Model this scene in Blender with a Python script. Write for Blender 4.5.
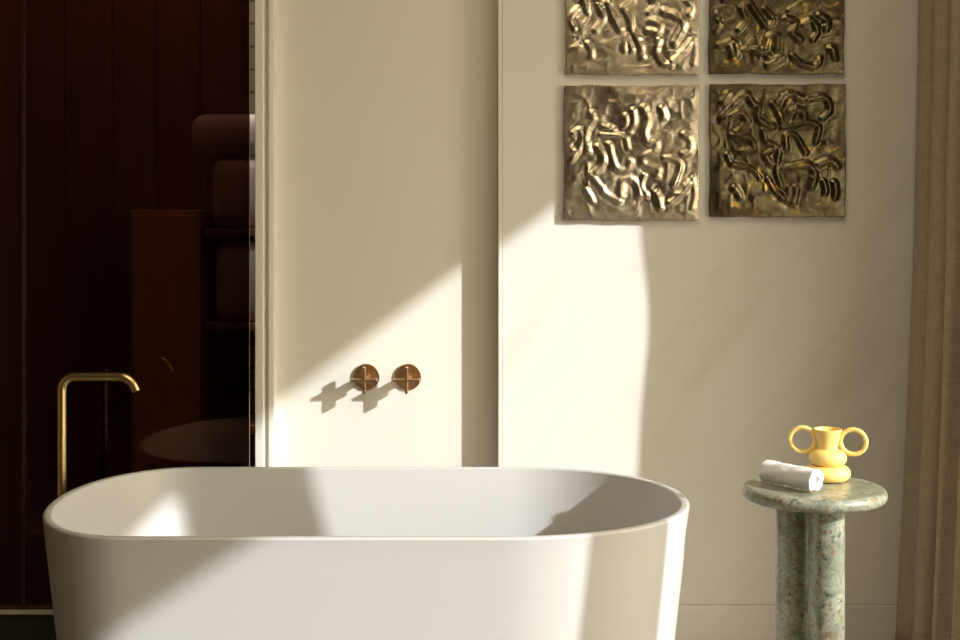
import bpy, bmesh, math, random
import numpy as np
from mathutils import Vector, Matrix

for o in list(bpy.data.objects):
    bpy.data.objects.remove(o)
S = bpy.context.scene
COL = S.collection

# ------------------------------------------------------------------ camera
cam_d = bpy.data.cameras.new('camera')
cam_d.sensor_width = 36
cam_d.lens = 52.5
cam_d.shift_y = -115 / 960
cam = bpy.data.objects.new('camera', cam_d)
COL.objects.link(cam)
CZ = 1.23
cam.location = (0, 0, CZ)
cam.rotation_euler = (math.radians(90), 0, 0)
S.camera = cam

# ------------------------------------------------------------------ light
S.view_settings.view_transform = 'Standard'
S.view_settings.look = 'None'
S.view_settings.gamma = 1
S.view_settings.use_curve_mapping = False
S.view_settings.exposure = 0.0

W = bpy.data.worlds.new('world')
S.world = W
W.use_nodes = True
# hazy sky: a dim warm base and a broad bright glow around the side the sun is on
wn = W.node_tree
bg = wn.nodes['Background']
tcw = wn.nodes.new('ShaderNodeTexCoord')
dotn = wn.nodes.new('ShaderNodeVectorMath'); dotn.operation = 'DOT_PRODUCT'
wn.links.new(tcw.outputs['Generated'], dotn.inputs[0])
GLOW = Vector((math.sin(math.radians(64)) * .95, -math.cos(math.radians(64)) * .95, .31)).normalized()
dotn.inputs[1].default_value = GLOW
mxn = wn.nodes.new('ShaderNodeMath'); mxn.operation = 'MAXIMUM'; mxn.inputs[1].default_value = 0
wn.links.new(dotn.outputs['Value'], mxn.inputs[0])
pwn = wn.nodes.new('ShaderNodeMath'); pwn.operation = 'POWER'; pwn.inputs[1].default_value = 6
wn.links.new(mxn.outputs[0], pwn.inputs[0])
man = wn.nodes.new('ShaderNodeMath'); man.operation = 'MULTIPLY_ADD'
man.inputs[1].default_value = 6.3      # glow
man.inputs[2].default_value = 1.6       # base
wn.links.new(pwn.outputs[0], man.inputs[0])
wn.links.new(man.outputs[0], bg.inputs[1])
bg.inputs[0].default_value = (1.0, 0.89, 0.65, 1)

sun_d = bpy.data.lights.new('sun', 'SUN')
sun_d.energy = 5.0
sun_d.angle = math.radians(0.9)
sun_d.color = (0.97, 0.985, 1.0)
sun = bpy.data.objects.new('sun', sun_d)
COL.objects.link(sun)
SUNDIR = Vector((-1.41, 1.0, -0.755)).normalized()
sun.rotation_euler = SUNDIR.to_track_quat('-Z', 'Y').to_euler()
sun.location = (3, -2, 4)

fill_d = bpy.data.lights.new('overhead_fill_light', 'AREA')   # soft overhead fill, added to brighten the room
fill_d.shape = 'RECTANGLE'
fill_d.size, fill_d.size_y = 1.5, 2.2
fill_d.energy = 27.0
fill_d.color = (1.0, 0.86, 0.58)
fill_l = bpy.data.objects.new('overhead_fill_light', fill_d)
COL.objects.link(fill_l)
fill_l.location = (.25, 1.9, 2.84)

closet_fill_d = bpy.data.lights.new('closet_fill_light', 'AREA')      # fill added to brighten the closet behind the glass
closet_fill_d.energy = 10.0
closet_fill_d.size = 0.35
closet_fill_d.color = (1.0, 0.88, 0.72)
closet_fill = bpy.data.objects.new('closet_fill_light', closet_fill_d)
COL.objects.link(closet_fill)
closet_fill.location = (-1.0, 3.95, 2.60)

# ------------------------------------------------------------------ material helpers
def mat(name, color=(.8, .8, .8), rough=.5, metal=0.0, spec=.5):
    m = bpy.data.materials.new(name)
    m.use_nodes = True
    b = m.node_tree.nodes['Principled BSDF']
    b.inputs['Base Color'].default_value = (*color, 1)
    b.inputs['Roughness'].default_value = rough
    b.inputs['Metallic'].default_value = metal
    b.inputs['Specular IOR Level'].default_value = spec
    return m, m.node_tree, b

def N(nt, t, **kw):
    n = nt.nodes.new(t)
    for k, v in kw.items():
        if k in n.inputs.keys():
            n.inputs[k].default_value = v
        else:
            setattr(n, k, v)
    return n

def coords(nt, scale=(1, 1, 1), rot=(0, 0, 0), loc=(0, 0, 0)):
    tc = nt.nodes.new('ShaderNodeTexCoord')
    mp = nt.nodes.new('ShaderNodeMapping')
    mp.inputs['Scale'].default_value = scale
    mp.inputs['Rotation'].default_value = rot
    mp.inputs['Location'].default_value = loc
    nt.links.new(tc.outputs['Object'], mp.inputs['Vector'])
    return mp.outputs['Vector']

def ramp(nt, fac, stops):
    r = nt.nodes.new('ShaderNodeValToRGB')
    els = r.color_ramp.elements
    while len(els) < len(stops):
        els.new(0.5)
    for e, (p, c) in zip(els, stops):
        e.position = p
        e.color = (*c, 1)
    nt.links.new(fac, r.inputs[0])
    return r.outputs[0]

def bump(nt, b, h, strength=.2, dist=.01):
    bp = nt.nodes.new('ShaderNodeBump')
    bp.inputs['Strength'].default_value = strength
    bp.inputs['Distance'].default_value = dist
    nt.links.new(h, bp.inputs['Height'])
    nt.links.new(bp.outputs[0], b.inputs['Normal'])

M = {}
# cream marble
m, nt, b = mat('cream_marble', rough=.42)
v0 = coords(nt, (1, 1, 1), (0, math.radians(52), 0))
mp2 = N(nt, 'ShaderNodeMapping')
mp2.inputs['Scale'].default_value = (.8, 1, 4.0)
nt.links.new(v0, mp2.inputs['Vector'])
v = mp2.outputs[0]
n1 = N(nt, 'ShaderNodeTexNoise', Scale=1.6, Detail=7.0, Roughness=.62, Distortion=.9)
nt.links.new(v, n1.inputs['Vector'])
c = ramp(nt, n1.outputs['Fac'], [(.25, (.70, .665, .60)), (.47, (.76, .735, .68)), (.60, (.77, .75, .70)), (.80, (.79, .77, .72))])
nt.links.new(c, b.inputs['Base Color'])
M['marble'] = m
# plaster / lacquered panel
m, nt, b = mat('cream_lacquer', (.70, .63, .46), .38)
n1 = N(nt, 'ShaderNodeTexNoise', Scale=2.0, Detail=3.0)
nt.links.new(coords(nt), n1.inputs['Vector'])
nt.links.new(ramp(nt, n1.outputs['Fac'], [(.3, (.76, .73, .65)), (.7, (.78, .75, .67))]), b.inputs['Base Color'])
M['panel'] = m
M['trim'] = mat('cream_trim', (.77, .745, .67), .35)[0]
M['room'] = mat('room_plaster', (.20, .165, .11), .8)[0]
M['ceiling'] = mat('ceiling_paint', (.30, .27, .21), .8)[0]
m, nt, b = mat('oak_floor', rough=.45)
n1 = N(nt, 'ShaderNodeTexNoise', Scale=3.0, Detail=6.0)
nt.links.new(coords(nt, (8, 1, 1)), n1.inputs['Vector'])
nt.links.new(ramp(nt, n1.outputs['Fac'], [(.3, (.14, .11, .075)), (.7, (.21, .17, .115))]), b.inputs['Base Color'])
M['floor'] = m
M['terrace'] = mat('terrace_stone', (.24, .21, .16), .9)[0]
M['sun_blocker'] = mat('sun_blocker_sheet', (.42, .36, .26), .9)[0]  # for the added sheets that block the sun
# tub
m, nt, b = mat('white_solid_surface', (.545, .540, .540), .45)
M['tub'] = m
# brass and copper
m, nt, b = mat('satin_brass', (.78, .56, .28), .27, 1.0)
M['brass'] = m
m, nt, b = mat('brushed_copper', (.50, .30, .14), .30, 1.0)
n1 = N(nt, 'ShaderNodeTexNoise', Scale=300.0, Detail=2.0)
nt.links.new(coords(nt), n1.inputs['Vector'])
nt.links.new(ramp(nt, n1.outputs['Fac'], [(.3, (.48, .29, .14)), (.7, (.70, .45, .24))]), b.inputs['Base Color'])
M['copper'] = m
# yellow ceramic
M['yellow'] = mat('yellow_ceramic', (.90, .63, .20), .5)[0]
# green marble
m, nt, b = mat('green_marble', rough=.33)
v = coords(nt)
n1 = N(nt, 'ShaderNodeTexNoise', Scale=14.0, Detail=9.0, Roughness=.72, Distortion=1.2)
n2 = N(nt, 'ShaderNodeTexNoise', Scale=55.0, Detail=4.0, Roughness=.7)
n3 = N(nt, 'ShaderNodeTexVoronoi', Scale=38.0)
for n in (n1, n2, n3):
    nt.links.new(v, n.inputs['Vector'])
base = ramp(nt, n1.outputs['Fac'], [(.30, (.09, .12, .09)), (.45, (.21, .24, .185)), (.56, (.32, .335, .265)), (.72, (.47, .45, .35))])
spk = ramp(nt, n2.outputs['Fac'], [(.54, (0, 0, 0)), (.62, (1, 1, 1))])
mx = N(nt, 'ShaderNodeMix', data_type='RGBA')
nt.links.new(spk, mx.inputs[0])
nt.links.new(base, mx.inputs[6])
mx.inputs[7].default_value = (.20, .15, .085, 1)
dk = ramp(nt, n2.outputs['Fac'], [(.33, (1, 1, 1)), (.43, (0, 0, 0))])
mx2 = N(nt, 'ShaderNodeMix', data_type='RGBA')
nt.links.new(dk, mx2.inputs[0])
nt.links.new(mx.outputs[2], mx2.inputs[6])
mx2.inputs[7].default_value = (.06, .075, .055, 1)
nt.links.new(mx2.outputs[2], b.inputs['Base Color'])
M['green'] = m
# terry towel
m, nt, b = mat('white_terry', (.84, .83, .84), .95, spec=.1)
n1 = N(nt, 'ShaderNodeTexNoise', Scale=420.0, Detail=3.0)
nt.links.new(coords(nt), n1.inputs['Vector'])
bump(nt, b, n1.outputs['Fac'], .8, .003)
M['towel'] = m
# curtain linen
m, nt, b = mat('taupe_linen', rough=.95, spec=.1)
n1 = N(nt, 'ShaderNodeTexNoise', Scale=60.0, Detail=4.0, Roughness=.7)
nt.links.new(coords(nt, (.5, .5, 9)), n1.inputs['Vector'])
n2 = N(nt, 'ShaderNodeTexNoise', Scale=60.0, Detail=4.0, Roughness=.7)
nt.links.new(coords(nt, (6, 6, .3)), n2.inputs['Vector'])
ad = N(nt, 'ShaderNodeMath', operation='ADD')
nt.links.new(n1.outputs['Fac'], ad.inputs[0])
nt.links.new(n2.outputs['Fac'], ad.inputs[1])
dv = N(nt, 'ShaderNodeMath', operation='MULTIPLY')
nt.links.new(ad.outputs[0], dv.inputs[0])
dv.inputs[1].default_value = .5
nt.links.new(ramp(nt, dv.outputs[0], [(.38, (.29, .23, .16)), (.62, (.43, .35, .255))]), b.inputs['Base Color'])
bump(nt, b, dv.outputs[0], .4, .002)
M['linen'] = m
# mahogany
def wood(name, c1, c2, rough=.5):
    m, nt, b = mat(name, rough=rough)
    n1 = N(nt, 'ShaderNodeTexNoise', Scale=5.0, Detail=6.0, Roughness=.6, Distortion=.4)
    nt.links.new(coords(nt, (9, 9, .6)), n1.inputs['Vector'])
    nt.links.new(ramp(nt, n1.outputs['Fac'], [(.3, c1), (.7, c2)]), b.inputs['Base Color'])
    return m
M['mahogany'] = wood('mahogany_panel', (.20, .12, .09), (.34, .22, .15))
M['amber'] = wood('amber_wood', (.62, .40, .12), (.85, .60, .22))
M['brownwood'] = wood('brown_wood', (.30, .16, .06), (.42, .24, .10))
M['darkfloor'] = mat('dark_closet_floor', (.035, .025, .025), .6)[0]
m, nt, b = mat('grey_tile', rough=.4)
br = N(nt, 'ShaderNodeTexBrick', Scale=1.0)
br.inputs['Color1'].default_value = (.20, .18, .13, 1)
br.inputs['Color2'].default_value = (.23, .20, .15, 1)
br.inputs['Mortar'].default_value = (.07, .06, .045, 1)
br.inputs['Mortar Size'].default_value = .004
br.inputs['Brick Width'].default_value = .3
br.inputs['Row Height'].default_value = .072
nt.links.new(coords(nt, (1, 1, 1), (math.radians(90), 0, 0)), br.inputs['Vector'])
nt.links.new(br.outputs['Color'], b.inputs['Base Color'])
M['tile'] = m
M['darkstone'] = mat('dark_stone', (.045, .040, .032), .5)[0]
M['bronze'] = mat('dark_bronze', (.10, .05, .045), .35, .8)[0]
# smoked red-brown glass: tinted see-through with a Fresnel reflection
m = bpy.data.materials.new('smoked_glass')
m.use_nodes = True
nt = m.node_tree
for n in list(nt.nodes):
    nt.nodes.remove(n)
out = nt.nodes.new('ShaderNodeOutputMaterial')
tr = N(nt, 'ShaderNodeBsdfTransparent')
tr.inputs['Color'].default_value = (.26, .165, .14, 1)
gl = N(nt, 'ShaderNodeBsdfGlossy', Roughness=.0)
gl.inputs['Color'].default_value = (1.0, .62, .52, 1)
fr = N(nt, 'ShaderNodeFresnel', IOR=1.45)
mixs = nt.nodes.new('ShaderNodeMixShader')
nt.links.new(fr.outputs[0], mixs.inputs[0])
nt.links.new(tr.outputs[0], mixs.inputs[1])
nt.links.new(gl.outputs[0], mixs.inputs[2])
nt.links.new(mixs.outputs[0], out.inputs[0])
M['glass'] = m
# art: slumped silvered glass
def art_mat(name, hi, lo, gold, seed, gthr):
    m, nt, b = mat(name, rough=.2, metal=1.0)
    n1 = N(nt, 'ShaderNodeTexNoise', Scale=9.0, Detail=6.0, Roughness=.65, Distortion=.8)
    nt.links.new(coords(nt, loc=(seed, seed * .7, seed * .3)), n1.inputs['Vector'])
    n2 = N(nt, 'ShaderNodeTexNoise', Scale=13.0, Detail=4.0, Roughness=.6, Distortion=1.5)
    nt.links.new(coords(nt, loc=(seed * 2, seed * .2, -seed)), n2.inputs['Vector'])
    c = ramp(nt, n1.outputs['Fac'], [(.34, lo), (.52, hi), (.75, hi)])
    g = ramp(nt, n2.outputs['Fac'], [(gthr, (0, 0, 0)), (gthr + .10, (1, 1, 1))])
    mx = N(nt, 'ShaderNodeMix', data_type='RGBA')
    nt.links.new(g, mx.inputs[0])
    nt.links.new(c, mx.inputs[6])
    mx.inputs[7].default_value = (*gold, 1)
    nt.links.new(mx.outputs[2], b.inputs['Base Color'])
    r = ramp(nt, n1.outputs['Fac'], [(.3, (.40, .40, .40)), (.6, (.23, .23, .23))])
    nt.links.new(r, b.inputs['Roughness'])
    n3 = N(nt, 'ShaderNodeTexNoise', Scale=45.0, Detail=5.0, Roughness=.6)
    nt.links.new(coords(nt), n3.inputs['Vector'])
    bump(nt, b, n3.outputs['Fac'], .12, .003)
    return m
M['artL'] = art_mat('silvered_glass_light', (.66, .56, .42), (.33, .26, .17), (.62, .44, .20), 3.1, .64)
M['artR'] = art_mat('silvered_glass_dim_reflection', (.17, .14, .08), (.08, .06, .03), (.50, .32, .10), 7.7, .60)  # darker copy: dim room reflections put into the colour

# ------------------------------------------------------------------ object helpers
def link(name, bm, m, parent=None, smooth=False, sharp=40):
    me = bpy.data.meshes.new(name)
    bmesh.ops.recalc_face_normals(bm, faces=bm.faces)
    if smooth:
        for f in bm.faces:
            f.smooth = True
        for e in bm.edges:
            if len(e.link_faces) == 2 and e.calc_face_angle(0) > math.radians(sharp):
                e.smooth = False
    bm.to_mesh(me)
    bm.free()
    me.materials.append(m)
    o = bpy.data.objects.new(name, me)
    COL.objects.link(o)
    if parent:
        o.parent = parent
    return o

def tag(o, label, cat, group=None, kind=None):
    o['label'] = label
    o['category'] = cat
    if group: o['group'] = group
    if kind: o['kind'] = kind
    return o

def thing(name, loc, label, cat, group=None, rz=0):
    o = bpy.data.objects.new(name, None)
    COL.objects.link(o)
    o.location = loc
    o.rotation_euler = (0, 0, rz)
    o.empty_display_size = .05
    return tag(o, label, cat, group)

def struct(name, bm, m, smooth=False):
    o = link(name, bm, m, None, smooth)
    o['kind'] = 'structure'
    return o

def box(bm, x0, x1, y0, y1, z0, z1, bev=0, seg=2):
    r = bmesh.ops.create_cube(bm, size=1)
    vs = r['verts']
    for v in vs:
        v.co = Vector(((x0 + x1) / 2 + v.co.x * (x1 - x0), (y0 + y1) / 2 + v.co.y * (y1 - y0), (z0 + z1) / 2 + v.co.z * (z1 - z0)))
    if bev:
        es = list({e for v in vs for e in v.link_edges})
        bmesh.ops.bevel(bm, geom=es, offset=bev, segments=seg, affect='EDGES', profile=.5)
    return bm

def B(x0, x1, y0, y1, z0, z1, bev=0, seg=2):
    return box(bmesh.new(), x0, x1, y0, y1, z0, z1, bev, seg)

def rings(bm, loops, close_first=True, close_last=True):
    """skin a list of closed loops of points"""
    L = [[bm.verts.new(p) for p in lp] for lp in loops]
    n = len(L[0])
    for a, b_ in zip(L[:-1], L[1:]):
        for i in range(n):
            bm.faces.new((a[i], a[(i + 1) % n], b_[(i + 1) % n], b_[i]))
    if close_first:
        bm.faces.new(L[0][::-1])
    if close_last:
        bm.faces.new(L[-1])
    return L

def lathe(bm, prof, cx=0, cy=0, n=64, close=(True, True)):
    loops = [[Vector((cx + r * math.cos(2 * math.pi * i / n), cy + r * math.sin(2 * math.pi * i / n), z)) for i in range(n)] for r, z in prof]
    return rings(bm, loops, *close)

def tube(bm, pts, r, n=24, closed=False, caps=True):
    pts = [Vector(p) for p in pts]
    loops = []
    k = len(pts)
    up = None
    for i, p in enumerate(pts):
        if closed:
            t = pts[(i + 1) % k] - pts[i - 1]
        else:
            t = pts[min(i + 1, k - 1)] - pts[max(i - 1, 0)]
        t.normalize()
        if up is None:
            up = t.orthogonal().normalized()
        up = (up - t * up.dot(t)).normalized()
        s = t.cross(up)
        rr = r[i] if isinstance(r, (list, tuple)) else r
        loops.append([p + (up * math.cos(2 * math.pi * j / n) + s * math.sin(2 * math.pi * j / n)) * rr for j in range(n)])
    if closed:
        L = [[bm.verts.new(p) for p in lp] for lp in loops]
        for a in range(k):
            A, Bb = L[a], L[(a + 1) % k]
            for j in range(n):
                bm.faces.new((A[j], A[(j + 1) % n], Bb[(j + 1) % n], Bb[j]))
    else:
        rings(bm, loops, caps, caps)
    return bm

# ================================================================== SETTING
WM = 3.90          # front of the marble wall
WP = 3.97          # tap panel
XW = 1.30          # window wall
H = 2.85
struct('floor', B(-2.6, XW, -2.5, 4.2, -.08, 0), M['floor'])
struct('ceiling', B(-2.7, XW + .12, -2.5, 4.6, H, H + .1), M['ceiling'])
struct('wall_rear', B(-2.6, XW, -2.6, -2.5, 0, H), M['room'])
struct('wall_left', B(-2.7, -2.6, -2.6, 3.60, 0, H), M['room'])
struct('wall_marble', B(.061, XW, WM, 4.12, .116, H, .003), M['marble'])
struct('baseboard_right', B(.061, XW, WM - .0035, 4.12, 0, .1152, .0015), M['marble'])
struct('wall_alcove', B(-.577, .06, WP, 4.10, 0, H), M['panel'])
# edge profile of the marble wall
bm = B(.0500, .0605, WM - .004, WP, 0, H, .003, 3)
struct('trim_1', bm, M['trim'])
struct('bounce_strip', B(.0485, .0498, WM + .002, WP, 0, H), M['brass'])  # added reflector: bounces golden light onto the alcove edge
# jamb mouldings left of the tap panel
struct('trim_2', B(-.6265, -.602, 3.895, 4.00, 0, H, .003, 3), M['trim'])
struct('trim_3', B(-.602, -.589, 3.935, 4.00, 0, H), M['trim'])
struct('trim_4', B(-.5915, -.5755, 3.915, 4.00, 0, H, .003, 3), M['trim'])
# window wall with two openings
bm = bmesh.new()
T = .12
box(bm, XW, XW + T, 3.42, 4.12, 0, H)
box(bm, XW, XW + T, 2.068, 2.237, .04, 2.5)
box(bm, XW, XW + T, -2.6, .1, 0, H)
box(bm, XW, XW + T, .1, 3.42, 2.5, H)
box(bm, XW, XW + T, .1, 3.42, 0, .04)
struct('wall_right', bm, M['room'])
struct('ground_terrace', B(XW + T, 9, -6, 8, -.15, -.04), M['terrace'])
# two unseen sheets added outside the openings to cut the sun's diagonal shadow edges
def sun_blocker(w0, w1, c0, c1, label):
    def aw(w):
        return Vector((2.6, 3.9 - (2.6 - w) / 1.41, CZ + c0 + c1 * w))
    bm = bmesh.new()
    a0, a1 = aw(w0), aw(w1)
    b0, b1 = Vector((1.43, a0.y, 2.74)), Vector((1.43, a1.y, 2.74))
    up = Vector((0, 0, .012))
    rings(bm, [[a0, b0, b0 + up, a0 + up], [a1, b1, b1 + up, a1 + up]])
    o = link('window_sun_blocker', bm, M['sun_blocker'])
    tag(o, label, 'sun_blocker', 'added sun blockers outside the window')
sun_blocker(1.3, -1.098, 1.232, .2045, 'added sun-blocking sheet outside the window opening beside the curtain')
sun_blocker(-1.102, -4.2, 1.250, .1445, 'added sun-blocking sheet outside the window opening farther from the curtain')

# closet behind the glass
CF = .19
struct('floor_closet', B(-1.45, -.575, 3.62, 4.50, 0, CF), M['darkfloor'])
struct('wall_closet_left', B(-2.7, -1.433, 3.625, 4.50, 0, H), M['mahogany'])
bm = bmesh.new()
xs = [-1.433, -1.31, -1.16, -1.02, -.88, -.745]
for a, b_ in zip(xs[:-1], xs[1:]):
    box(bm, a + .001, b_ - .001, 4.41, 4.50, CF, H, .003, 1)
struct('wall_closet_back', bm, M['mahogany'])
struct('wall_closet_tiled', B(-.745, -.575, 4.40, 4.50, CF, H), M['tile'])
struct('wall_closet_right', B(-.60, -.577, 4.00, 4.40, CF, H), M['tile'])
# raised stone sill the glass stands on
struct('trim_5', B(-2.6, -.60, 3.57, 3.64, .185, .1905, .001, 1), M['trim'])
struct('trim_6', B(-2.6, -.60, 3.578, 3.62, 0, .185), M['darkstone'])

# ================================================================== GLASS SCREEN
g = thing('glass_screen', (-1.5, 3.60, .191), 'dark red-brown smoked glass screen behind the left end of the tub', 'screen')
g.location = (0, 0, 0)
link('glass_pane', B(-1.166, -.5925, 3.596, 3.604, .192, H), M['glass'], g)
link('glass_pane', B(-2.59, -1.176, 3.596, 3.604, .192, H), M['glass'], g)

es_ = link('edge_strip', B(-1.1755, -1.1665, 3.592, 3.606, .192, H), M['bronze'], g)
es_['label'] = 'dark bronze joint strip'

# ================================================================== CLOSET CONTENT
def cushion(x0, x1, y0, y1, z0, z1, r, seg=5):
    bm = B(x0, x1, y0, y1, z0, z1, r, seg)
    return bm
cab = thing('wooden_cabinet', (-.94, 4.28, CF), 'amber wooden cabinet dimly seen through the dark glass', 'cabinet')
def P_(bm, x, y, z):
    bmesh.ops.translate(bm, verts=bm.verts, vec=(-x, -y, -z))
    return bm
link('body', P_(B(-1.045, -.835, 4.18, 4.40, CF, 1.215, .003), -.94, 4.28, CF), M['amber'], cab)
link('door', P_(B(-1.035, -.845, 4.168, 4.18, CF + .05, 1.20, .003), -.94, 4.28, CF), M['amber'], cab)
sh = thing('shelf_rack', (-.71, 4.28, CF), 'narrow brown wooden shelf rack at the edge of the dark glass', 'shelf')
for z in (1.137, .855, .55):
    link('shelf', P_(B(-.818, -.605, 4.17, 4.39, z, z + .022, .002), -.71, 4.28, CF), M['brownwood'], sh)
for x in (-.812, -.611):
    link('post', P_(B(x - .006, x + .006, 4.375, 4.39, CF, 1.16), -.71, 4.28, CF), M['brownwood'], sh)
def folded(name, x0, x1, z0, z1, label):
    bm = cushion(x0, x1, 4.175, 4.37, z0, z1, min(.045, (z1 - z0) * .42), 6)
    o = link(name, bm, M['towel'], None, True, 60)
    tag(o, label, 'towel', 'towels on the rack behind the glass')
    return o
folded('folded_towel', -.805, -.622, 1.160, 1.376, 'pale folded towel directly on the upper shelf behind the dark glass')
folded('folded_towel', -.868, -.622, 1.378, 1.503, 'widest pale folded towel, topmost of the stack behind the dark glass')
folded('folded_towel', -.795, -.622, .878, 1.118, 'thick pale folded towel on the lower shelf behind the dark glass')

# ================================================================== BATHTUB
TC = (-.2461, 3.184)
TH = .564
def tub_loop(ins, z, n=40):
    a, b_ = .7182 - ins, .3831 - ins
    pts = []
    e = .9483
    for (sx, sy, r) in ((1, -1, .43), (1, 1, .385), (-1, 1, .258), (-1, -1, .251)):
        r = max(r - ins, .02)
        q = []
        for k in range(n + 1):
            u = math.pi / 2 * k / n
            x = sx * (a - r + r * max(math.cos(u), 0) ** e)
            y = sy * b_ * max(math.sin(u), 0) ** e
            q.append((x, y))
        if sx * sy < 0:
            q = q[::-1]
        pts += q
    # dedupe and resample evenly
    P = np.array(pts)
    keep = [0]
    for i in range(1, len(P)):
        if np.hypot(*(P[i] - P[keep[-1]])) > 1e-5:
            keep.append(i)
    P = P[keep]
    if np.hypot(*(P[0] - P[-1])) > 1e-5:
        P = np.vstack([P, P[:1]])
    d = np.r_[0, np.cumsum(np.hypot(*np.diff(P, axis=0).T))]
    tt = np.linspace(0, d[-1], 201)[:-1]
    X = np.interp(tt, d, P[:, 0]); Y = np.interp(tt, d, P[:, 1])
    return [Vector((x, y, z)) for x, y in zip(X, Y)]
tub = thing('bathtub', (TC[0], TC[1], 0), 'white freestanding oval bathtub in front of the taps', 'bathtub')
bm = bmesh.new()
prof = []
for k in range(13):
    z = .004 + (TH - .010) * k / 12
    prof.append((.063 * (1 - z / TH) ** 1.05, z))
prof[0] = (.066, .004)
prof.insert(0, (.070, .0))
for k in range(1, 7):       # rounded rim
    u = math.pi / 2 * k / 6
    prof.append((.006 - .006 * math.cos(u), TH - .006 + .006 * math.sin(u)))
for k in range(1, 7):
    u = math.pi / 2 * k / 6
    prof.append((.014 + .005 * math.sin(u), TH - .005 + .005 * math.cos(u)))
for k in range(1, 11):
    t = k / 10
    prof.append((.019 + .075 * t ** 1.1, TH - .005 - .34 * t))
for k in range(1, 9):
    u = math.pi / 2 * k / 8
    prof.append((.094 + .09 * (1 - math.cos(u)), .219 - .08 * math.sin(u)))
prof += [(.24, .136), (.33, .134)]
loops = [tub_loop(i, z) for i, z in prof]
rings(bm, loops)
link('basin', bm, M['tub'], tub, True, 60)
bm = bmesh.new()
lathe(bm, [(.03, .134), (.03, .138), (.026, .140), (.012, .1405), (.010, .1395)], n=40)
link('drain', bm, M['brass'], tub, True)

# ================================================================== TUB SPOUT
FX, FY = -1.018, 3.41
sp = thing('floor_standing_tub_spout', (FX, FY, 0), 'slim brass floor-standing spout at the left end of the bathtub', 'faucet')
zt = .812
R_ = .032
pts = [(0, 0, z) for z in np.linspace(.01, zt - R_, 12)]
for k in range(1, 11):
    u = math.pi / 2 * k / 10
    pts.append((R_ - R_ * math.cos(u), 0, zt - R_ + R_ * math.sin(u)))
xe = .174
for x in np.linspace(R_, xe - .035, 8)[1:]:
    pts.append((x, -.006 * x, zt))
for k in range(1, 9):
    u = math.radians(62) * k / 8
    pts.append((xe - .035 + .040 * math.sin(u), -.002, zt - .040 * (1 - math.cos(u))))
e = Vector(pts[-1])
pts.append(tuple(e + Vector((math.cos(math.radians(62)), 0, -math.sin(math.radians(62)))) * .016))
bm = tube(bmesh.new(), pts, .0115, 28)
link('pipe', bm, M['brass'], sp, True, 50)
bm = bmesh.new()
lathe(bm, [(.035, 0), (.035, .008), (.030, .012), (.011, .012)], n=48)
link('floor_flange', bm, M['brass'], sp, True)

# ================================================================== WALL TAPS
def ycyl(bm, r, y0, y1, n=40, cx=0, cz=0, bev=.0015):
    loops = []
    for rr, y in ((r - bev, y0), (r, y0 - bev), (r, y1 + bev), (r - bev, y1)):
        loops.append([Vector((cx + rr * math.cos(2 * math.pi * i / n), y, cz + rr * math.sin(2 * math.pi * i / n))) for i in range(n)])
    rings(bm, loops)
    return bm
def make_tap(label):
    t = thing('wall_tap', (0, 0, 0), label, 'tap', 'cross-handle taps on the cream panel')
    link('rosette', ycyl(bmesh.new(), .0375, 0, -.008, 56), M['copper'], t, True)
    link('stem', ycyl(bmesh.new(), .0115, -.008, -.066, 32), M['copper'], t, True)
    bm = bmesh.new()
    box(bm, -.0042, .0042, -.088, -.064, -.0365, .0365, .0012, 2)
    box(bm, -.0365, .0365, -.0878, -.0642, -.0042, .0042, .0012, 2)
    link('cross_handle', bm, M['copper'], t)
    return t
def px2(px, py, D):
    return Vector(((px - 480) / 1400 * D, D, CZ + (205 - py) / 1400 * D))
tap = make_tap('bronze cross-handle wall tap on the left, nearer the dark glass')
tap.location = px2(366.4, 376.9, WP)
t2 = tap.copy(); COL.objects.link(t2)
t2['label'] = 'bronze cross-handle wall tap on the right, nearer the marble wall'
for ch in list(tap.children):
    c = ch.copy(); COL.objects.link(c); c.parent = t2
t2.location = px2(408, 376.9, WP)

# ================================================================== ART PANELS
def crom(P, step=.006):
    P = [np.array(p, float) for p in P]
    if len(P) == 2:
        P = [P[0], (P[0] + P[1]) / 2 + np.array([.006, 0]), P[1]]
    Q = [2 * P[0] - P[1]] + P + [2 * P[-1] - P[-2]]
    out = []
    for k in range(1, len(Q) - 2):
        n = max(3, int(np.hypot(*(Q[k + 1] - Q[k])) / step))
        for t in np.linspace(0, 1, n, endpoint=False):
            out.append(.5 * ((2 * Q[k]) + (Q[k + 1] - Q[k - 1]) * t + (2 * Q[k - 1] - 5 * Q[k] + 4 * Q[k + 1] - Q[k + 2]) * t * t + (3 * Q[k] - Q[k - 1] - 3 * Q[k + 1] + Q[k + 2]) * t ** 3))
    out.append(P[-1])
    return np.array(out)
SQ_LL = [[(140,150),(145,180),(125,215),(115,260),(125,310)],[(165,300),(188,340),(178,380),(155,410)],[(215,290),(225,345),(250,390),(292,398),(312,360)],
 [(190,245),(250,243),(292,258),(302,300)],[(372,120),(388,170),(376,230),(392,268),(425,275),(412,312),(370,335),(372,372),(430,395),(428,425)],[(452,125),(464,160)],[(285,155),(288,195)],
 [(550,240),(582,268),(578,312),(545,332)],[(460,345),(500,350),(532,375),(522,420),(500,470)],[(60,240),(82,225),(102,255),(88,295),(40,350)],[(265,505),(275,452),(305,435),(335,460),(350,505)],
 [(425,500),(448,565)],[(590,440),(597,500),(590,560)],[(130,415),(178,470),(205,502),(262,525)],[(198,208),(235,216)],[(372,420),(360,470),(385,510)],[(485,545),(530,500),(572,455)],[(120,490),(150,540)],[(310,230),(325,180),(318,130)]]
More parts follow.
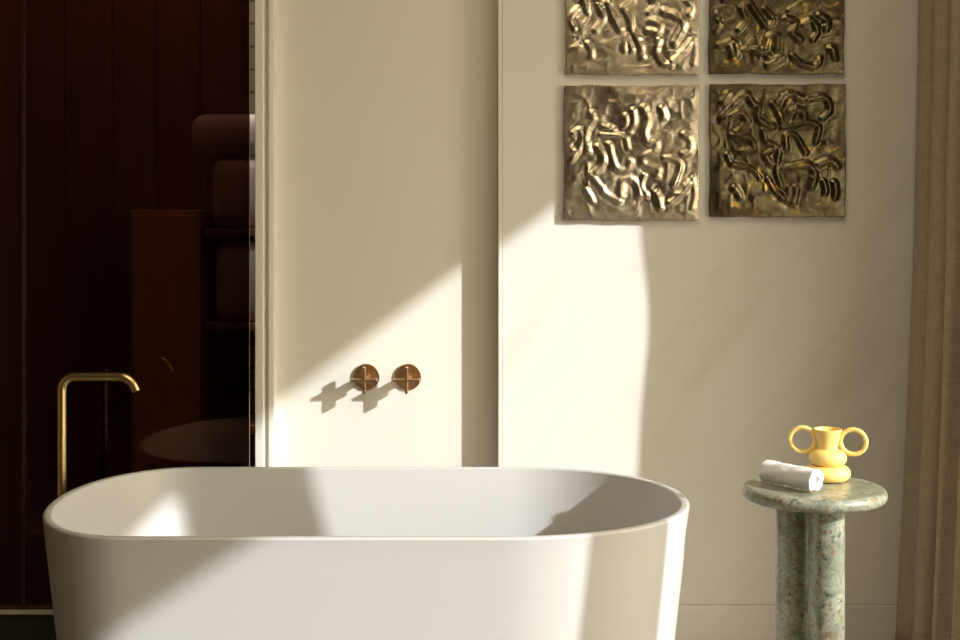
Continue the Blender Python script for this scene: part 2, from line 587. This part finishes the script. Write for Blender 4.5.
SQ_LR = [[(75,165),(130,110),(180,65),(215,105)],[(80,178),(150,150),(187,180),(172,215),(145,238)],[(240,115),(235,165),(270,197),(300,202)],[(300,100),(328,150),(340,188)],[(332,110),(375,60),(432,82)],
 [(452,84),(530,75),(552,130),(520,170)],[(373,185),(390,135),(430,135),(444,178)],[(340,205),(400,196),(450,180),(502,212),(490,275)],[(258,215),(265,260),(302,290),(265,330),(302,372)],[(130,250),(195,260),(212,305),(165,318)],
 [(95,330),(120,372),(200,392),(242,425)],[(352,300),(358,243),(400,240),(425,290),(440,320)],[(320,300),(328,400),(342,470)],[(285,430),(310,480),(345,522)],[(402,475),(392,540)],[(350,385),(440,372),(482,405),(470,470)],
 [(500,370),(550,350),(590,382)],[(522,450),(530,505)],[(570,455),(578,520)],[(372,475),(368,530)],[(80,100),(100,60)],[(130,480),(160,520)]]
SQ_UL = [[(165,0),(185,72)],[(260,25),(287,110),(240,192)],[(330,15),(360,120),(402,192)],[(492,0),(430,50),(470,130),(482,185)],[(642,0),(640,42),(590,82)],[(690,80),(780,110),(817,170),(760,280)],[(600,140),(652,160),(642,212),(590,205)],
 [(850,0),(882,40),(860,92)],[(420,320),(445,245),(470,320)],[(500,215),(530,300),(542,375)],[(652,265),(640,350),(680,420),(742,432)],[(180,290),(202,375)],[(892,250),(902,330),(890,412)],[(745,405),(870,270)],[(60,335),(120,300)],[(120,60),(60,120),(90,190)]]
SQ_UR = [[(230,190),(272,130),(250,50),(300,25),(350,100),(410,172),(452,130),(400,60)],[(160,280),(190,382)],[(205,290),(212,370)],[(410,325),(430,232),(480,240),(492,322)],[(540,110),(602,150),(570,220),(632,270)],[(640,160),(700,130),(742,200),(720,262)],
 [(95,300),(180,270)],[(250,335),(350,342),(432,372)],[(420,435),(520,382)],[(590,370),(650,420),(730,440),(765,400)],[(82,90),(92,150),(68,205)],[(760,100),(805,140),(800,190)],[(640,0),(560,60)],[(840,330),(860,390)]]
def extra(rng, n):
    out = []
    for _ in range(n):
        x, y = rng.uniform(.10, .88), rng.uniform(.60, .92)
        q = [(x, y)]
        h = -math.pi / 2 + rng.normal(0, .5)
        for k in range(int(rng.integers(2, 5))):
            h += rng.normal(0, .9)
            x += .07 * math.cos(h); y += .07 * math.sin(h)
            q.append((min(max(x, .07), .93), min(max(y, .55), .93)))
        out.append(q)
    return out
def vnoise(rng, X, Y, f):
    n = int(f) + 3
    G = rng.normal(size=(n, n))
    x, y = X * f, Y * f
    i, j = x.astype(int), y.astype(int)
    u, v = x - i, y - j
    u = u * u * (3 - 2 * u); v = v * v * (3 - 2 * v)
    return (G[i, j] * (1 - u) * (1 - v) + G[i + 1, j] * u * (1 - v) + G[i, j + 1] * (1 - u) * v + G[i + 1, j + 1] * u * v)
def art(x0, x1, z0, z1, m, seed, label, paths, sc, org, top=False):
    rng = np.random.default_rng(seed)
    K = 190
    u = np.linspace(0, 1, K)
    X, Y = np.meshgrid(u, u, indexing='ij')
    wx = X + .006 * vnoise(rng, X, Y, 6) ; wy = Y + .006 * vnoise(rng, X, Y, 7)
    Hh = np.zeros_like(X)
    Q = []
    for p in paths:
        q = []
        for a, b_ in p:
            wx_, wz_ = (org[0] + a / sc - 480) / 1400 * 3.878, CZ + (205 - org[1] - b_ / sc) / 1400 * 3.878
            q.append(((wx_ - x0) / (x1 - x0), (wz_ - z0) / (z1 - z0)))
        Q.append(q)
    if top:
        Q += extra(rng, 9)
    for p in Q:
        q = crom(p)
        s = rng.uniform(.014, .020)
        a = rng.uniform(.75, 1.0)
        d = np.full(X.shape, 9.0)
        for k, p_ in enumerate(q):
            d = np.minimum(d, (wx - p_[0]) ** 2 + (wy - p_[1]) ** 2)
        d = np.sqrt(d) / s
        g_ = a * np.exp(-d ** 2.4 * .50) - .12 * np.exp(-((d - 2.3) / .9) ** 2)
        Hh = np.where(g_ > 0, np.maximum(Hh, g_), Hh + g_ * (Hh <= 0.02))
    Hh = np.clip(Hh, -.35, 1)
    rg = 1 - np.clip(np.abs(vnoise(rng, wx, wy, 8.5)) * 2.2, 0, 1)
    rg2 = 1 - np.clip(np.abs(vnoise(rng, wx, wy, 13)) * 2.2, 0, 1)
    Hh = Hh * .0040 + .0009 * rg + .0005 * rg2 + .0003 * vnoise(rng, X, Y, 22) + .0016 * vnoise(rng, X, Y, 3.5) + .0007 * vnoise(rng, X, Y, 8)
    ed = np.minimum(np.minimum(X, 1 - X), np.minimum(Y, 1 - Y))
    Hh *= np.clip(ed / .07, 0, 1) ** 1.2
    for _ in range(2):
        Hs = Hh.copy()
        Hs[1:-1, 1:-1] = (Hh[1:-1, 1:-1] * 4 + Hh[:-2, 1:-1] + Hh[2:, 1:-1] + Hh[1:-1, :-2] + Hh[1:-1, 2:]) / 8
        Hh = Hs
    cx, cz = (x0 + x1) / 2, (z0 + z1) / 2
    yb, yf = 0.0, -.016
    w, h = x1 - x0, z1 - z0
    wob = lambda t: .0012 * math.sin(9 * t + seed) + .0008 * math.sin(23 * t + seed * 2)
    vs = []
    for i in range(K):
        for j in range(K):
            ux, uz = X[i, j], Y[i, j]
            vs.append(((ux - .5) * w + wob(uz), yf - Hh[i, j], (uz - .5) * h + wob(ux + 3)))
    fs = [(i * K + j, (i + 1) * K + j, (i + 1) * K + j + 1, i * K + j + 1) for i in range(K - 1) for j in range(K - 1)]
    border = [i * K for i in range(K)] + [(K - 1) * K + j for j in range(1, K)] + [i * K + K - 1 for i in range(K - 2, -1, -1)] + [j for j in range(K - 2, 0, -1)]
    base = len(vs)
    for bi in border:
        vs.append((vs[bi][0], yb, vs[bi][2]))
    nb = len(border)
    for k in range(nb):
        fs.append((border[k], base + k, base + (k + 1) % nb, border[(k + 1) % nb]))
    fs.append(tuple(base + k for k in range(nb)))
    me = bpy.data.meshes.new('wall_art_panel')
    me.from_pydata(vs, [], fs)
    for p in me.polygons[: (K - 1) ** 2]:
        p.use_smooth = True
    bmx = bmesh.new(); bmx.from_mesh(me); bmesh.ops.recalc_face_normals(bmx, faces=bmx.faces); bmx.to_mesh(me); bmx.free()
    me.materials.append(m)
    o = bpy.data.objects.new('wall_art_panel', me)
    COL.objects.link(o)
    o.location = (cx, WM - .0015, cz)
    tag(o, label, 'wall art', 'square relief panels on the marble wall')
    return o
art(.233, .607, 1.187, 1.563, M['artL'], 11, 'silvery wavy relief panel at lower left, its corner nearest the sunlight', SQ_LL, 640 / 145, (560, 80))
art(.638, 1.014, 1.197, 1.565, M['artR'], 23, 'dimly reflecting golden wavy relief panel at lower right, above the vase', SQ_LR, 640 / 145, (705, 80))
art(.238, .607, 1.592, 1.966, M['artL'], 37, 'silvery wavy relief panel at upper left, cut by the top of the picture', SQ_UL, 960 / 145, (560, 0), True)
art(.636, 1.010, 1.594, 1.966, M['artR'], 41, 'dimly reflecting golden wavy relief panel at upper right, nearest the top of the curtain', SQ_UR, 960 / 145, (705, 0), True)

# ================================================================== SIDE TABLE
KT = .9745
TX, TY, TZ = .7515 * KT, 3.15 * KT, CZ - .632 * KT
tb = thing('side_table', (TX, TY, 0), 'round green marble side table on thick columns beside the tub', 'table')
bm = bmesh.new()
th = .030 * KT
pr = [(.02, TZ - th)]
rr = .160 * KT
for k in range(0, 13):
    u = -math.pi / 2 + math.pi * k / 12
    pr.append((rr - th / 2 * .9 + th / 2 * .9 * math.cos(u), TZ - th / 2 + th / 2 * math.sin(u)))
pr.append((.02, TZ))
lathe(bm, pr, n=96)
link('tabletop', bm, M['green'], tb, True, 60)
for (x, y) in ((.716, 3.20), (.772, 3.12), (.797, 3.214)):
    bm = bmesh.new()
    lathe(bm, [(.037 * KT, 0), (.0395 * KT, .003), (.0395 * KT, TZ - th)], x * KT - TX, y * KT - TY, 64)
    link('leg', bm, M['green'], tb, True, 40)

# ================================================================== VASE
vs_ = thing('two_handled_vase', (.7975 * KT, 3.21 * KT, TZ), 'yellow ceramic vase with two ring handles standing on the green marble table', 'vase', rz=math.radians(-16))
vs_.scale = (KT, KT, KT)
pr = [(.030, .0)]
for k in range(1, 20):
    u = -math.pi / 2 + .35 + (math.pi - .60) * k / 19
    pr.append((.030 + .021 * math.cos(u), .0185 + .0185 * math.sin(u)))
for k in range(0, 20):
    u = -math.pi / 2 + .30 + (math.pi - .62) * k / 19
    pr.append((.022 + .0205 * math.cos(u), .0535 + .0195 * math.sin(u)))
pr += [(.0232, .0735), (.0228, .077), (.0245, .088), (.0275, .101), (.0308, .113), (.0322, .1175), (.0318, .1190), (.0305, .1190), (.0296, .1175), (.0250, .098), (.0205, .078), (.0200, .040), (.0, .038)]
bm = bmesh.new()
pr = [(max(r, .0005), z) for r, z in pr]
lathe(bm, pr, n=72)
link('body', bm, M['yellow'], vs_, True, 50)
for s in (-1, 1):
    pts = [(s * .0565 + .0283 * math.cos(2 * math.pi * k / 48), 0, .0915 + .0280 * math.sin(2 * math.pi * k / 48)) for k in range(48)]
    bm = tube(bmesh.new(), pts, .0052, 16, closed=True)
    link('handle', bm, M['yellow'], vs_, True, 60)

# ================================================================== ROLLED TOWEL
A, Bp = Vector((.652, 3.178)), Vector((.738, 3.066))
ax = (Bp - A); L = ax.length; ang = math.atan2(ax.y, ax.x)
rt = 'small white terry towel rolled up in front of the yellow vase'
bm = bmesh.new()
rng = random.Random(4)
rad = .0275
# spiral-rolled sheet with real thickness
nturn = 3.3
K = 150
segx = 34
thk = .0058
grid = []
for side in (0, 1):
    rows = []
    for i in range(segx + 1):
        x = L * i / segx
        row = []
        for k in range(K + 1):
            t = k / K
            a = 2 * math.pi * nturn * t
            r = .003 + (rad - thk - .003) * t + (thk * .96 if side else 0)
            wob = .0009 * math.sin(7 * a + x * 60) * t + .0007 * math.sin(x * 140 + a) * t
            wob += (.0011 * math.sin(x * 900 + 5 * a) * math.sin(23 * a + x * 400) + rng.uniform(-.0005, .0005)) * (side == 1) * t
            endo = .0016 * math.sin(3 * a) * (1 if i in (0, segx) else 0)
            row.append(bm.verts.new((x + endo, (r + wob) * math.cos(a + 2.2), (r + wob) * math.sin(a + 2.2) * .96 + rad * .985)))
        rows.append(row)
    grid.append(rows)
for rows in grid:
    for i in range(segx):
        for k in range(K):
            bm.faces.new((rows[i][k], rows[i + 1][k], rows[i + 1][k + 1], rows[i][k + 1]))
for i in (0, segx):
    for k in range(K):
        bm.faces.new((grid[0][i][k], grid[0][i][k + 1], grid[1][i][k + 1], grid[1][i][k]))
for k in (0, K):
    for i in range(segx):
        bm.faces.new((grid[0][i][k], grid[0][i + 1][k], grid[1][i + 1][k], grid[1][i][k]))
tw = link('rolled_towel', bm, M['towel'], None, True, 70)
tw.location = (A.x * KT, A.y * KT, TZ + .0015)
tw.scale = (KT, KT, KT)
tw.rotation_euler = (0, 0, ang)
tag(tw, rt, 'towel')

# ================================================================== CURTAIN
bm = bmesh.new()
nz, ns = 60, 150
D0, D1 = 3.329, 3.868
rows = []
zs = np.linspace(.02, 2.78, nz)
for iz, z in enumerate(zs):
    row = []
    flare = -.050 * max(0, (1.25 - z) / 1.25) ** 1.3 + .018 * (z - 1.25) / 1.2 * (z > 1.25)
    edge = .018 * math.exp(-((z - 1.33) / .20) ** 2)
    for k in range(ns + 1):
        s = k / ns
        y = D0 + edge * (1 - s) + (D1 - D0) * s + .010 * math.sin(2 * math.pi * s * 8.4 + .6) * (1 - .3 * z / 2.8)
        ph = 2 * math.pi * s * 3.9 + .25 * math.sin(2.0 * z + 4 * s)
        w_ = math.sin(ph)
        amp = .041 + .003 * math.sin(3 * s + 1.3 * z)
        x = 1.236 + flare + amp * w_
        row.append(bm.verts.new((x, y, z)))
    rows.append(row)
for i in range(nz - 1):
    for k in range(ns):
        bm.faces.new((rows[i][k], rows[i + 1][k], rows[i + 1][k + 1], rows[i][k + 1]))
cu = link('curtain', bm, M['linen'], None, True, 180)
sd = cu.modifiers.new('thickness', 'SOLIDIFY'); sd.thickness = .003
tag(cu, 'taupe linen curtain hanging in folds at the right edge, beside the marble wall', 'curtain')
bm = tube(bmesh.new(), [(1.235, .2, 2.80), (1.235, 3.88, 2.80)], .012, 20)
rail = link('curtain_rail', bm, M['bronze'], None, True)
tag(rail, 'dark curtain rail under the ceiling above the taupe curtain', 'curtain rail')
